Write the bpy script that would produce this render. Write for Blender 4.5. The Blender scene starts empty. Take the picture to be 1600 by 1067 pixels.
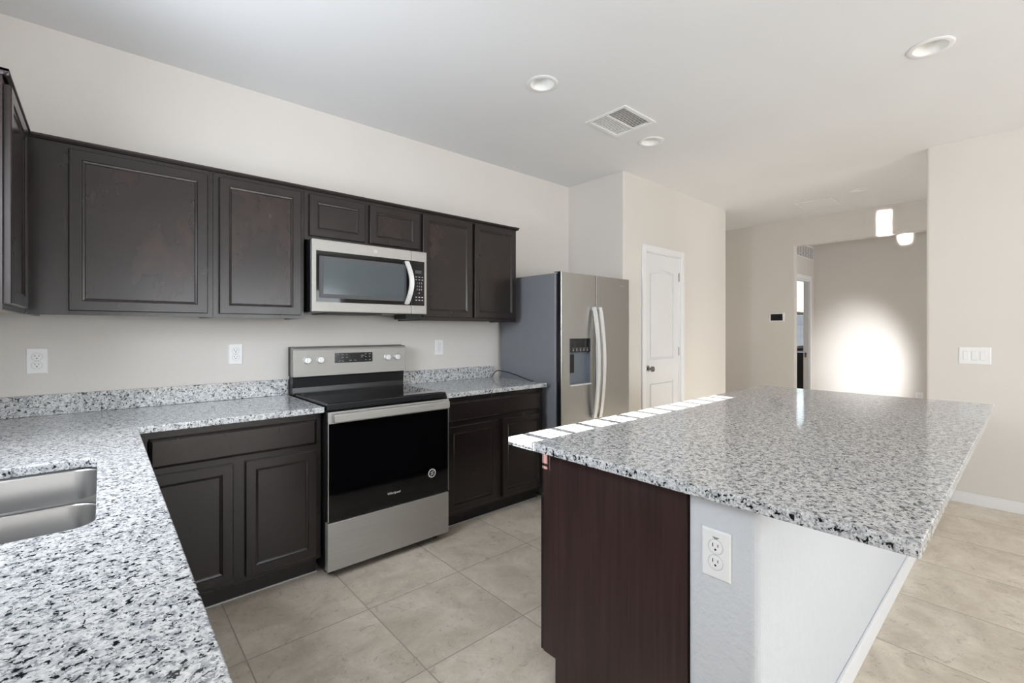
import bpy, bmesh, math, random
from mathutils import Vector, Matrix
random.seed(7)
S = bpy.context.scene
C = S.collection
R = math.radians

# ------------------------------------------------------------------ camera, world, lights, exposure
cam_d = bpy.data.cameras.new('camera')
cam = bpy.data.objects.new('camera', cam_d)
C.objects.link(cam)
cam.location = (0, 0, 1.321)
cam.rotation_euler = (R(90), 0, R(48.405 - 90))
cam_d.sensor_width = 36
cam_d.lens = 723.314 / 1600 * 36
cam_d.shift_y = (516.08 - 533.5) / 1600
cam_d.clip_start = 0.02
S.camera = cam

S.view_settings.view_transform = 'Standard'
S.view_settings.look = 'None'
S.view_settings.gamma = 1
S.view_settings.use_curve_mapping = False
S.view_settings.exposure = 0.0
S.cycles.max_bounces = 14
S.cycles.diffuse_bounces = 8
S.cycles.glossy_bounces = 6
S.cycles.caustics_reflective = False
S.cycles.caustics_refractive = False
S.cycles.sample_clamp_indirect = 6

W = bpy.data.worlds.new('world')
S.world = W
W.use_nodes = True
nt = W.node_tree
sky = nt.nodes.new('ShaderNodeTexSky')
sky.sky_type = 'NISHITA'
sky.sun_disc = False
sky.sun_elevation = R(18)
sky.sun_rotation = R(-90)
hsv = nt.nodes.new('ShaderNodeHueSaturation')
hsv.inputs['Saturation'].default_value = 0.35
nt.links.new(sky.outputs[0], hsv.inputs['Color'])
nt.links.new(hsv.outputs[0], nt.nodes['Background'].inputs[0])
nt.nodes['Background'].inputs[1].default_value = 0.38

def lamp(name, kind, loc, direction, **kw):
    d = bpy.data.lights.new(name, kind)
    for k, v in kw.items():
        setattr(d, k, v)
    o = bpy.data.objects.new(name, d)
    C.objects.link(o)
    o.location = loc
    o.rotation_euler = Vector(direction).to_track_quat('-Z', 'Y').to_euler()
    return o

SUN_T = 0.324                                    # tangent of the sun's height
lamp('sun', 'SUN', (-6, 1.4, 4), (1, -0.003, -SUN_T), energy=66.0, angle=R(0.12), color=(1, 0.98, 0.96))
# daylight at the patio and sink windows, plus added fill lamps without an opening
lamp('daylight_patio', 'AREA', (2.0, -3.52, 1.45), (0, 1, 0.30), energy=92, shape='RECTANGLE', size=3.2, size_y=1.4, color=(0.90, 0.95, 1.0))
lamp('fill_side', 'AREA', (-0.50, -2.0, 1.50), (1, 0.25, 0.35), energy=38, shape='RECTANGLE', size=2.2, size_y=1.5, color=(0.95, 0.97, 1.0))  # added fill from the side; the wall behind it has no window
lamp('daylight_sink', 'AREA', (-0.52, 1.65, 1.735), (1, 0.15, -0.04), energy=38, shape='RECTANGLE', size=0.88, size_y=0.66, color=(0.84, 0.91, 1.0))
lamp('fill_entry', 'AREA', (5.95, -3.5, 1.3), (0, 1, 0), energy=42, shape='RECTANGLE', size=1.0, size_y=1.8, color=(0.97, 0.98, 1.0))  # added fill at the corridor's end, solid wall behind it
lamp('fill_hall', 'AREA', (7.40, -3.5, 1.3), (0, 1, 0), energy=36, shape='RECTANGLE', size=0.7, size_y=1.8, color=(0.90, 0.95, 1.0))  # added to raise the hall's ambient light, no opening behind it
# added lamps standing in for sunlight thrown up by the polished island top on to the far header, and by the entry floor on to the hall wall
lamp('glint_stand_in', 'AREA', (3.70, 1.235, 1.405), (1, -0.026, SUN_T), energy=3.2, shape='RECTANGLE', size=0.115, size_y=0.56, spread=R(1.0), color=(1, 0.96, 0.9))
lamp('bounce_stand_in', 'SPOT', (5.75, -0.35, 0.75), (2.19, 1.92, 0.02), energy=640, spot_size=R(25.5), spot_blend=1.0, shadow_soft_size=0.10, color=(0.97, 0.98, 1.0)).scale = (0.80, 1.70, 1)

# ------------------------------------------------------------------ materials
def lin(c):
    return tuple(((v / 255) / 12.92 if v / 255 <= 0.04045 else ((v / 255 + 0.055) / 1.055) ** 2.4) for v in c) + (1,)

class NB:
    """small node builder"""
    def __init__(s, name):
        s.m = bpy.data.materials.new(name)
        s.m.use_nodes = True
        s.t = s.m.node_tree
        s.b = s.t.nodes['Principled BSDF']
    def n(s, kind, **kw):
        x = s.t.nodes.new('ShaderNode' + kind)
        for k, v in kw.items():
            if k.startswith('i_'):
                key = k[2:].replace('_', ' ')
                x.inputs[key].default_value = v
            else:
                setattr(x, k, v)
        return x
    def l(s, a, b):
        s.t.links.new(a, b)
    def pos(s):
        return s.n('NewGeometry').outputs['Position']
    def math(s, op, a, b=None, c=None):
        x = s.n('Math', operation=op)
        for i, v in enumerate((a, b, c)):
            if v is None: continue
            if isinstance(v, (int, float)): x.inputs[i].default_value = v
            else: s.l(v, x.inputs[i])
        return x.outputs[0]
    def mapping(s, vec, scale=(1, 1, 1), loc=(0, 0, 0), rot=(0, 0, 0)):
        x = s.n('Mapping')
        s.l(vec, x.inputs[0])
        x.inputs['Scale'].default_value = scale
        x.inputs['Location'].default_value = loc
        x.inputs['Rotation'].default_value = rot
        return x.outputs[0]
    def noise(s, vec, scale, detail=3, rough=0.5, dist=0.0):
        x = s.n('TexNoise')
        s.l(vec, x.inputs['Vector'])
        x.inputs['Scale'].default_value = scale
        x.inputs['Detail'].default_value = detail
        x.inputs['Roughness'].default_value = rough
        x.inputs['Distortion'].default_value = dist
        return x
    def ramp(s, fac, stops, interp='LINEAR'):
        x = s.n('ValToRGB')
        x.color_ramp.interpolation = interp
        e = x.color_ramp.elements
        while len(e) < len(stops): e.new(0.5)
        for el, (p, c) in zip(e, stops):
            el.position = p
            el.color = c if len(c) == 4 else tuple(c) + (1,)
        s.l(fac, x.inputs[0])
        return x.outputs[0]
    def mix(s, fac, a, b, mode='MIX'):
        x = s.n('Mix', data_type='RGBA', blend_type=mode)
        for i, v in ((0, fac), (6, a), (7, b)):
            if isinstance(v, (int, float)): x.inputs[i].default_value = v
            elif isinstance(v, tuple): x.inputs[i].default_value = v
            else: s.l(v, x.inputs[i])
        return x.outputs[2]
    def bump(s, h, strength, dist=0.002):
        x = s.n('Bump')
        x.inputs['Strength'].default_value = strength
        x.inputs['Distance'].default_value = dist
        s.l(h, x.inputs['Height'])
        s.l(x.outputs[0], s.b.inputs['Normal'])
    def set(s, **kw):
        for k, v in kw.items():
            key = k.replace('_', ' ')
            if isinstance(v, (int, float, tuple)): s.b.inputs[key].default_value = v
            else: s.l(v, s.b.inputs[key])
        return s

def grey(v): return (v, v, v, 1)

def plain(name, col, rough=0.5, metal=0.0, spec=0.5, coat=0.0, var=0.03):
    b = NB(name)
    c = lin(col)
    nz = b.noise(b.pos(), 9, 3)
    lo = tuple(v * (1 - var) for v in c[:3]) + (1,)
    hi = tuple(min(1, v * (1 + var)) for v in c[:3]) + (1,)
    b.set(Base_Color=b.ramp(nz.outputs[0], [(0.3, lo), (0.7, hi)]), Roughness=rough, Metallic=metal, Coat_Weight=coat)
    b.b.inputs['Specular IOR Level'].default_value = spec
    b.b.inputs['Coat Roughness'].default_value = 0.1
    return b.m

def wall_mat(name, col, bump=0.25, scale=70):
    b = NB(name)
    c = lin(col)
    nz = b.noise(b.pos(), scale, 4, 0.6)
    big = b.noise(b.pos(), 1.3, 2)
    b.set(Base_Color=b.ramp(big.outputs[0], [(0.3, tuple(v * 0.985 for v in c[:3])), (0.7, tuple(v * 1.015 for v in c[:3]))]), Roughness=0.75)
    b.b.inputs['Specular IOR Level'].default_value = 0.25
    b.bump(b.ramp(nz.outputs[0], [(0.42, grey(0)), (0.62, grey(1))]), bump, 0.0015)
    return b.m

def granite_mat():
    b = NB('granite')
    p = b.pos()
    cl = b.noise(p, 48, 5, 0.68, 0.2)
    base = b.ramp(cl.outputs[0], [(0.30, lin((212, 213, 213))), (0.46, lin((200, 201, 202))), (0.54, lin((176, 178, 180))), (0.62, lin((146, 149, 153))), (0.74, lin((120, 123, 128)))])
    w = b.noise(p, 150, 2, 0.5)
    wh = b.ramp(w.outputs[0], [(0.54, grey(0)), (0.60, grey(1))])
    base = b.mix(b.math('MULTIPLY', wh, 0.75), base, lin((224, 224, 223)))
    g = b.noise(b.mapping(p, (1, 1, 1), (3.1, 1.7, 0.3)), 165, 3, 0.6, 0.3)
    gm = b.ramp(g.outputs[0], [(0.56, grey(0)), (0.60, grey(1))])
    base = b.mix(b.math('MULTIPLY', gm, 0.8), base, lin((112, 115, 121)))
    k = b.noise(b.mapping(p, (1, 1, 1), (0.4, 5.2, 2.3)), 98, 3, 0.62, 0.4)
    kk = b.math('ADD', k.outputs[0], b.math('MULTIPLY', b.math('SUBTRACT', cl.outputs[0], 0.5), 0.35))
    km = b.ramp(kk, [(0.575, grey(0)), (0.61, grey(1))])
    col = b.mix(km, base, lin((28, 29, 33)))
    b.set(Base_Color=col, Roughness=0.09)
    b.b.inputs['Specular IOR Level'].default_value = 0.5
    return b.m

def wood_mat(name, dark, light, grain=(40, 40, 3), rough=0.25, stain=0.0, stain_col=(88, 58, 50), coat=0.0):
    b = NB(name)
    p = b.pos()
    g = b.noise(b.mapping(p, grain), 1.0, 6, 0.62, 0.4)
    col = b.ramp(g.outputs[0], [(0.3, lin(dark)), (0.72, lin(light))])
    if stain:
        s1 = b.noise(b.mapping(p, (5.5, 5.5, 3.2), (2.3, 0.4, 1.1)), 1.0, 3, 0.55, 0.2)
        m = b.ramp(s1.outputs[0], [(0.50, grey(0)), (0.74, grey(1))])
        col = b.mix(b.math('MULTIPLY', m, stain), col, lin(stain_col))
        b.set(Roughness=b.math('ADD', b.math('MULTIPLY', m, 0.06), rough))
    else:
        sm = b.noise(p, 7, 4, 0.6)
        b.set(Roughness=b.math('ADD', b.math('MULTIPLY', sm.outputs[0], 0.12), rough - 0.06))
    b.set(Base_Color=col, Coat_Weight=coat)
    b.b.inputs['Coat Roughness'].default_value = 0.22
    b.b.inputs['Specular IOR Level'].default_value = 0.5
    return b.m

def steel_mat(name, col, rough=0.3, stretch=(4, 4, 300)):
    b = NB(name)
    g = b.noise(b.mapping(b.pos(), stretch), 1.0, 4, 0.6)
    c = lin(col)
    b.set(Base_Color=b.ramp(g.outputs[0], [(0.3, tuple(v * 0.94 for v in c[:3])), (0.7, tuple(min(1, v * 1.05) for v in c[:3]))]), Metallic=1.0,
          Roughness=b.math('ADD', b.math('MULTIPLY', g.outputs[0], 0.04), rough - 0.02))
    return b.m

def tile_mat():
    b = NB('floor_tile')
    p = b.pos()
    sx = b.n('SeparateXYZ'); b.l(p, sx.inputs[0])
    px, py = 0.5137, 0.520
    fx = b.math('DIVIDE', b.math('SUBTRACT', sx.outputs[0], 0.435), px)
    fy = b.math('DIVIDE', b.math('SUBTRACT', sx.outputs[1], 2.090), py)
    def edge(f, pitch):
        fr = b.math('FRACT', f)
        return b.math('MULTIPLY', b.math('MINIMUM', fr, b.math('SUBTRACT', 1.0, fr)), pitch)
    d = b.math('MINIMUM', edge(fx, px), edge(fy, py))
    grout = b.ramp(b.math('MULTIPLY', d, 100.0), [(0.16, grey(1)), (0.36, grey(0))])
    idv = b.n('CombineXYZ')
    b.l(b.math('FLOOR', fx), idv.inputs[0]); b.l(b.math('FLOOR', fy), idv.inputs[1])
    wn = b.n('TexWhiteNoise'); b.l(idv.outputs[0], wn.inputs['Vector'])
    off = b.n('VectorMath', operation='SCALE'); b.l(wn.outputs['Color'], off.inputs[0]); off.inputs['Scale'].default_value = 7.0
    add = b.n('VectorMath', operation='ADD'); b.l(p, add.inputs[0]); b.l(off.outputs[0], add.inputs[1])
    q = add.outputs[0]
    n1 = b.noise(q, 5, 6, 0.62, 0.6)
    n2 = b.noise(q, 16, 6, 0.7, 1.6)
    n3 = b.noise(q, 95, 4, 0.65)
    n4 = b.noise(q, 30, 7, 0.72, 2.4)
    col = b.ramp(n1.outputs[0], [(0.28, lin((186, 174, 158))), (0.5, lin((208, 197, 181))), (0.72, lin((224, 215, 201)))])
    vein = b.ramp(n2.outputs[0], [(0.32, grey(0.62)), (0.42, grey(0.98)), (0.58, grey(1)), (0.68, grey(1.14))])
    col = b.mix(0.9, col, vein, 'MULTIPLY')
    crack = b.ramp(n4.outputs[0], [(0.33, grey(0.5)), (0.385, grey(1)), (0.60, grey(1)), (0.68, grey(1.12))])
    col = b.mix(b.ramp(n1.outputs[0], [(0.35, grey(1)), (0.6, grey(0.45))]), col, crack, 'MULTIPLY')
    sp = b.ramp(n3.outputs[0], [(0.30, grey(0.72)), (0.42, grey(1)), (0.62, grey(1)), (0.72, grey(1.1))])
    col = b.mix(0.6, col, sp, 'MULTIPLY')
    tint = b.math('ADD', b.math('MULTIPLY', wn.outputs['Value'], 0.08), 0.96)
    tv = b.n('CombineColor')
    for i in range(3): b.l(tint, tv.inputs[i])
    col = b.mix(1.0, col, tv.outputs[0], 'MULTIPLY')
    col = b.mix(grout, col, lin((163, 154, 142)))
    b.set(Base_Color=col, Roughness=b.math('ADD', b.math('MULTIPLY', grout, 0.4), 0.34))
    h = b.math('ADD', b.math('MULTIPLY', grout, -1.0), b.math('MULTIPLY', n2.outputs[0], 0.25))
    b.bump(h, 0.35, 0.0016)
    return b.m

def glass_mat(name, tint):
    b = NB(name)
    tr = b.n('BsdfTransparent'); tr.inputs[0].default_value = lin(tint)
    gl = b.n('BsdfGlossy'); gl.inputs['Roughness'].default_value = 0.0
    mx = b.n('MixShader')
    mx.inputs[0].default_value = 0.06
    b.l(tr.outputs[0], mx.inputs[1]); b.l(gl.outputs[0], mx.inputs[2])
    b.l(mx.outputs[0], b.t.nodes['Material Output'].inputs['Surface'])
    return b.m

M = {}
M['wall'] = wall_mat('wall_paint', (218, 214, 209), 0.10)
M['ceiling'] = wall_mat('ceiling_paint', (230, 231, 233), 0.08, 60)
M['white_texture'] = wall_mat('white_textured_paint', (206, 209, 213), 0.8, 26)
M['trim'] = plain('white_trim', (232, 233, 235), 0.42, var=0.01)
M['door_white'] = plain('door_white', (226, 227, 229), 0.45, var=0.01)
M['plastic_white'] = plain('white_plastic', (236, 236, 236), 0.35, var=0.01)
M['plastic_shadow'] = plain('plastic_seam', (202, 202, 204), 0.5)
M['hole'] = plain('dark_slot', (22, 22, 24), 0.6)  # near-black colour carrying the shade inside slots, duct and grille
M['granite'] = granite_mat()
M['wood'] = wood_mat('espresso_wood', (28, 22, 22), (37, 30, 29))
M['wood_panel'] = wood_mat('espresso_panel', (31, 25, 24), (36, 29, 28), rough=0.23, stain=0.75, stain_col=(54, 35, 31))
M['wood_dark'] = wood_mat('espresso_recess', (30, 23, 22), (40, 31, 30), rough=0.5, coat=0.0)
M['wood_end'] = wood_mat('espresso_end', (37, 23, 23), (62, 40, 38), grain=(70, 70, 2.4), rough=0.42, coat=0.08)
M['pale_wood'] = plain('unfinished_birch', (206, 182, 150), 0.6, var=0.08)
M['steel'] = steel_mat('brushed_steel', (188, 186, 182), 0.62, (3, 3, 260))
M['steel_v'] = steel_mat('brushed_steel_dark', (188, 188, 186), 0.34, (420, 420, 3))
M['steel_bright'] = plain('satin_steel', (236, 236, 235), 0.42, 0.45, var=0.01)
M['sink_steel'] = plain('sink_steel', (192, 192, 192), 0.30, 1.0, var=0.02)
M['chrome'] = plain('chrome', (150, 148, 145), 0.14, 1.0)
M['black_glass'] = plain('black_glass', (6, 6, 8), 0.04, 0.0, 0.5, 0.0)
M['cooktop'] = plain('ceramic_cooktop', (16, 16, 18), 0.05, 0.0, 0.7)
M['black'] = plain('black_enamel', (20, 20, 22), 0.28)
M['black_matte'] = plain('black_plastic', (14, 14, 16), 0.5)
M['mw_window'] = plain('microwave_window', (78, 86, 90), 0.12, 0.0, 0.6)
M['fridge_side'] = plain('fridge_side_grey', (122, 124, 130), 0.42)
M['cavity'] = plain('dispenser_grey', (120, 128, 138), 0.35, 0.3)
M['legend'] = plain('legend_white', (205, 205, 205), 0.5)
M['legend_dim'] = plain('legend_grey', (140, 140, 140), 0.5)
M['tile'] = tile_mat()
M['pane'] = glass_mat('window_glass', (250, 252, 252))
M['grey_unit'] = plain('grey_enamel', (70, 71, 74), 0.4)
M['siding'] = plain('siding', (150, 158, 170), 0.7)
M['lens'] = plain('frosted_lens', (240, 240, 238), 0.3, var=0.01)
M['screen'] = plain('dark_screen', (30, 32, 34), 0.12)
M['concrete'] = plain('outside_paving', (188, 178, 165), 0.9)

# ------------------------------------------------------------------ mesh helpers (all in world metres)
LOC = {}
def thing(name, label, cat, loc=(0, 0, 0), group=None):
    o = bpy.data.objects.new(name, None)
    o.empty_display_size = 0.1
    C.objects.link(o)
    o.location = loc
    LOC[o.name] = Vector(loc)
    o['label'] = label
    o['category'] = cat
    if group: o['group'] = group
    return o

def obj(name, bm, mat, parent=None, smooth=False, label=None, recalc=True):
    off = LOC[parent.name] if parent else Vector((0, 0, 0))
    if recalc:
        bmesh.ops.recalc_face_normals(bm, faces=bm.faces)
    if parent:
        bmesh.ops.translate(bm, verts=bm.verts, vec=-off)
    me = bpy.data.meshes.new(name)
    bm.to_mesh(me)
    bm.free()
    mats = mat if isinstance(mat, (list, tuple)) else [mat]
    for m in mats: me.materials.append(M[m] if isinstance(m, str) else m)
    if smooth:
        for p in me.polygons: p.use_smooth = True
    o = bpy.data.objects.new(name, me)
    C.objects.link(o)
    if parent: o.parent = parent
    LOC[o.name] = off
    if smooth:
        md = o.modifiers.new('split', 'EDGE_SPLIT'); md.split_angle = R(40)
    if label: o['label'] = label
    return o

def struct(name, bm, mat, label, cat='wall', **kw):
    o = obj(name, bm, mat, **kw)
    o['kind'] = 'structure'
    o['label'] = label
    o['category'] = cat
    return o

def single(name, bm, mat, label, cat, group=None, **kw):
    o = obj(name, bm, mat, **kw)
    o['label'] = label; o['category'] = cat
    if group: o['group'] = group
    return o

def box(bm, x0, x1, y0, y1, z0, z1, bev=0.0, seg=2, only=None, mi=0):
    ret = bmesh.ops.create_cube(bm, size=1)
    vs = ret['verts']
    c = Vector(((x0 + x1) / 2, (y0 + y1) / 2, (z0 + z1) / 2))
    s = (abs(x1 - x0), abs(y1 - y0), abs(z1 - z0))
    for v in vs:
        v.co = Vector((v.co.x * s[0], v.co.y * s[1], v.co.z * s[2])) + c
    fs = set(f for v in vs for f in v.link_faces)
    for f in fs: f.material_index = mi
    if bev > 0:
        es = set(e for v in vs for e in v.link_edges)
        if only:
            ax = 'xyz'.index(only)
            es = [e for e in es if abs((e.verts[0].co - e.verts[1].co)[ax]) > 1e-6]
        r = bmesh.ops.bevel(bm, geom=list(es), offset=bev, segments=seg, profile=0.5, affect='EDGES')
        for f in r['faces']: f.material_index = mi
    return bm

def B(*a, **k):
    return box(bmesh.new(), *a, **k)

def boxes(lst, bev=0.0):
    bm = bmesh.new()
    for a in lst: box(bm, *a, bev=bev)
    return bm

def frame_axes(d):
    d = Vector(d).normalized()
    up = Vector((0, 0, 1)) if abs(d.z) < 0.95 else Vector((1, 0, 0))
    u = d.cross(up).normalized()
    return u, u.cross(d).normalized()

def cyl(bm, p0, p1, r0, r1=None, n=24, mi=0):
    p0, p1 = Vector(p0), Vector(p1)
    r1 = r0 if r1 is None else r1
    u, v = frame_axes(p1 - p0)
    a = [bm.verts.new(p0 + (u * math.cos(t) + v * math.sin(t)) * r0) for t in [2 * math.pi * i / n for i in range(n)]]
    b = [bm.verts.new(p1 + (u * math.cos(t) + v * math.sin(t)) * r1) for t in [2 * math.pi * i / n for i in range(n)]]
    fs = [bm.faces.new(a), bm.faces.new(b[::-1])]
    for i in range(n): fs.append(bm.faces.new((a[i], b[i], b[(i + 1) % n], a[(i + 1) % n])))
    for f in fs: f.material_index = mi
    return bm

def lathe(bm, o, d, prof, n=32, cap=True):
    """prof: list of (radius, distance along d)"""
    o, d = Vector(o), Vector(d).normalized()
    u, v = frame_axes(d)
    rings = []
    for r, h in prof:
        rings.append([bm.verts.new(o + d * h + (u * math.cos(2 * math.pi * i / n) + v * math.sin(2 * math.pi * i / n)) * max(r, 1e-5)) for i in range(n)])
    for a, b in zip(rings, rings[1:]):
        for i in range(n): bm.faces.new((a[i], a[(i + 1) % n], b[(i + 1) % n], b[i]))
    if cap:
        bm.faces.new(rings[0]); bm.faces.new(rings[-1][::-1])
    return bm

def tube(bm, pts, r, n=10, flat=None):
    pts = [Vector(p) for p in pts]
    rings = []
    prev_u = None
    for i, p in enumerate(pts):
        d = (pts[min(i + 1, len(pts) - 1)] - pts[max(i - 1, 0)]).normalized()
        u, v = frame_axes(d)
        if prev_u is not None:
            u = (prev_u - d * prev_u.dot(d)).normalized(); v = u.cross(d).normalized()
        prev_u = u
        rings.append([bm.verts.new(p + (u * math.cos(2 * math.pi * k / n) + v * math.sin(2 * math.pi * k / n)) * r) for k in range(n)])
    for a, b in zip(rings, rings[1:]):
        for k in range(n): bm.faces.new((a[k], a[(k + 1) % n], b[(k + 1) % n], b[k]))
    bm.faces.new(rings[0]); bm.faces.new(rings[-1][::-1])
    return bm

def spline(pts, n=8):
    P = [Vector(p) for p in pts]
    P = [P[0] * 2 - P[1]] + P + [P[-1] * 2 - P[-2]]
    out = []
    for i in range(1, len(P) - 2):
        for k in range(n):
            t = k / n
            a, b, c, d = P[i - 1], P[i], P[i + 1], P[i + 2]
            out.append(0.5 * ((2 * b) + (c - a) * t + (2 * a - 5 * b + 4 * c - d) * t * t + (3 * b - a - 3 * c + d) * t ** 3))
    out.append(P[-2])
    return out

def prism(bm, pts, axis, lo, hi, bev=0.0, seg=2):
    """polygon given in the two other axes (order x,y,z without axis), pushed from lo to hi"""
    def mk(p, h):
        q = list(p); q.insert('xyz'.index(axis), h)
        return bm.verts.new(q)
    a = [mk(p, lo) for p in pts]; b = [mk(p, hi) for p in pts]
    n = len(pts)
    fs = [bm.faces.new(a), bm.faces.new(b[::-1])]
    for i in range(n): fs.append(bm.faces.new((a[i], b[i], b[(i + 1) % n], a[(i + 1) % n])))
    if bev:
        es = set(e for f in fs[:2] for e in f.edges)
        bmesh.ops.recalc_face_normals(bm, faces=fs)
        bmesh.ops.bevel(bm, geom=list(es), offset=bev, segments=seg, profile=0.5, affect='EDGES')
    return bm

def rrect(x0, x1, y0, y1, r, n=6):
    out = []
    for cx, cy, a0 in ((x1 - r, y1 - r, 0), (x0 + r, y1 - r, 90), (x0 + r, y0 + r, 180), (x1 - r, y0 + r, 270)):
        for k in range(n + 1):
            a = R(a0 + 90 * k / n)
            out.append((cx + r * math.cos(a), cy + r * math.sin(a)))
    return out

def cut(o, cutters, bev=0.0):
    """boolean-cut a list of bmeshes (world metres) out of o and keep the result as plain mesh"""
    tmp = []
    off = LOC[o.name]
    for k, bm in enumerate(cutters):
        bmesh.ops.recalc_face_normals(bm, faces=bm.faces)
        bmesh.ops.translate(bm, verts=bm.verts, vec=-off)
        me = bpy.data.meshes.new('cutter'); bm.to_mesh(me); bm.free()
        c = bpy.data.objects.new('cutter', me); C.objects.link(c); tmp.append(c)
        c.location = off
        md = o.modifiers.new('cut', 'BOOLEAN'); md.operation = 'DIFFERENCE'; md.solver = 'EXACT'; md.object = c
    if bev:
        md = o.modifiers.new('bev', 'BEVEL'); md.width = bev; md.segments = 3; md.limit_method = 'ANGLE'; md.angle_limit = R(50)
    bpy.context.view_layer.update()
    dg = bpy.context.evaluated_depsgraph_get()
    me = bpy.data.meshes.new_from_object(o.evaluated_get(dg))
    o.modifiers.clear()
    o.data = me
    for c in tmp: bpy.data.objects.remove(c)
    return o

# a cabinet face frame of reference: origin at one lower front corner, u along the width, w out of the face
class Face:
    def __init__(s, origin, u, w):
        s.o, s.u, s.w = Vector(origin), Vector(u), Vector(w)
    def p(s, a, z, d):
        return s.o + s.u * a + s.w * d + Vector((0, 0, z))
FA = lambda y: Face((0, y, 0), (1, 0, 0), (0, -1, 0))      # faces -Y, a = world X, z = world Z
FB = lambda x: Face((x, 0, 0), (0, 1, 0), (1, 0, 0))       # faces +X, a = world Y
FI = lambda y: Face((0, y, 0), (1, 0, 0), (0, 1, 0))       # faces +Y, a = world X

def rings(bm, f, a0, a1, z0, z1, prof, fill_last=True, fill_first=True):
    """nested rectangles: prof = [(inset, height out of the face)]"""
    R_ = []
    for ins, d in prof:
        R_.append([bm.verts.new(f.p(a, z, d)) for a, z in ((a0 + ins, z0 + ins), (a1 - ins, z0 + ins), (a1 - ins, z1 - ins), (a0 + ins, z1 - ins))])
    for A, Bq in zip(R_, R_[1:]):
        for i in range(4): bm.faces.new((A[i], A[(i + 1) % 4], Bq[(i + 1) % 4], Bq[i]))
    if fill_first: bm.faces.new(R_[0])
    if fill_last: bm.faces.new(R_[-1][::-1])
    return bm

TH = 0.020
def shaker(parent, f, a0, a1, z0, z1, mats=('wood', 'wood_panel'), st=0.043, name='door'):
    bm = bmesh.new()
    rings(bm, f, a0, a1, z0, z1, [(st + 0.014, 0.001), (0.0, 0.001), (0.0, TH - 0.003), (0.003, TH), (st, TH), (st + 0.002, TH - 0.004), (st + 0.010, TH - 0.006), (st + 0.014, TH - 0.010), (st + 0.014, 0.001)], fill_last=False, fill_first=False)
    bmesh.ops.remove_doubles(bm, verts=bm.verts, dist=1e-5)
    d = obj(name, bm, mats[0], parent)
    bm = bmesh.new()
    i = st + 0.013
    rings(bm, f, a0 + i, a1 - i, z0 + i, z1 - i, [(0, 0.002), (0, TH - 0.009)])
    obj('door_panel', bm, mats[1], d)
    return d

def slab(parent, f, a0, a1, z0, z1, mat='wood', name='drawer_front'):
    bm = bmesh.new()
    rings(bm, f, a0, a1, z0, z1, [(0, 0.001), (0, TH - 0.009), (0.004, TH - 0.006), (0.013, TH)])
    return obj(name, bm, mat, parent)

def text(parent, name, body, size, loc, rot, mat, extrude=0.0004, align='CENTER', shear=0.0, spacing=1.0):
    cu = bpy.data.curves.new(name, 'FONT')
    cu.body = body; cu.size = size; cu.align_x = align; cu.align_y = 'CENTER'; cu.extrude = extrude; cu.shear = shear; cu.space_character = spacing
    t = bpy.data.objects.new('lettering', cu)
    C.objects.link(t)
    t.rotation_euler = rot
    t.location = Vector(loc)
    bpy.context.view_layer.update()
    dg = bpy.context.evaluated_depsgraph_get()
    me = bpy.data.meshes.new_from_object(t.evaluated_get(dg))
    me.transform(t.matrix_world)
    bpy.data.objects.remove(t)
    me.transform(Matrix.Translation(-LOC[parent.name]))
    me.materials.clear(); me.materials.append(M[mat])
    o = bpy.data.objects.new(name, me)
    C.objects.link(o); o.parent = parent
    LOC[o.name] = LOC[parent.name]
    return o

# ------------------------------------------------------------------ room shell
ZC = 2.777
YA, XB_, XP, YP, XQ, XF, XR, XH, YD = 3.150, -0.540, 3.568, 2.4815, 5.667, 6.818, 4.948, 7.940, 2.170
YS = -3.60
struct('floor', B(-0.70, 12.2, YS - 0.1, YA + 0.13, -0.10, 0.0), 'tile', 'beige stone-look square floor tiles with thin grout lines', 'floor')
ceil = struct('ceiling', B(-0.70, 12.2, YS - 0.1, YA + 0.13, ZC, ZC + 0.15), 'ceiling', 'smooth white painted kitchen and hall ceiling', 'ceiling')
struct('wall_back', B(-0.66, XF + 0.115, YA, YA + 0.12, 0, ZC), 'wall', 'cream painted wall behind the range and upper cabinets')
# wall with the window above the sink
WY0, WY1, WZ0, WZ1 = 1.202, 2.110, 1.380, 2.080
struct('wall_left', boxes([(XB_ - 0.12, XB_, WY1, YA, 0, ZC), (XB_ - 0.12, XB_, WY0, WY1, 0, WZ0), (XB_ - 0.12, XB_, WY0, WY1, WZ1, ZC),
                           (XB_ - 0.12, XB_, YS, WY0, 0, ZC)]), 'wall', 'cream painted wall with the window over the sink')
# pantry enclosure: side, front with the door opening, return
DX0, DX1, DZ = 3.915, 4.585, 2.085
pb = boxes([(XP + 0.012, DX0, YP, YP + 0.115, 0, ZC), (DX1, XQ, YP, YP + 0.115, 0, ZC), (DX0, DX1, YP, YP + 0.115, DZ, ZC),
            (XP, XP + 0.115, YP + 0.012, YA, 0, ZC), (XQ - 0.115, XQ, YP + 0.115, YA, 0, ZC)])
cyl(pb, (XP + 0.018, YP + 0.018, 0), (XP + 0.018, YP + 0.018, ZC), 0.018, n=32)
struct('wall_pantry', pb, 'wall', 'cream painted pantry walls with rounded corner beside the fridge')
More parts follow.
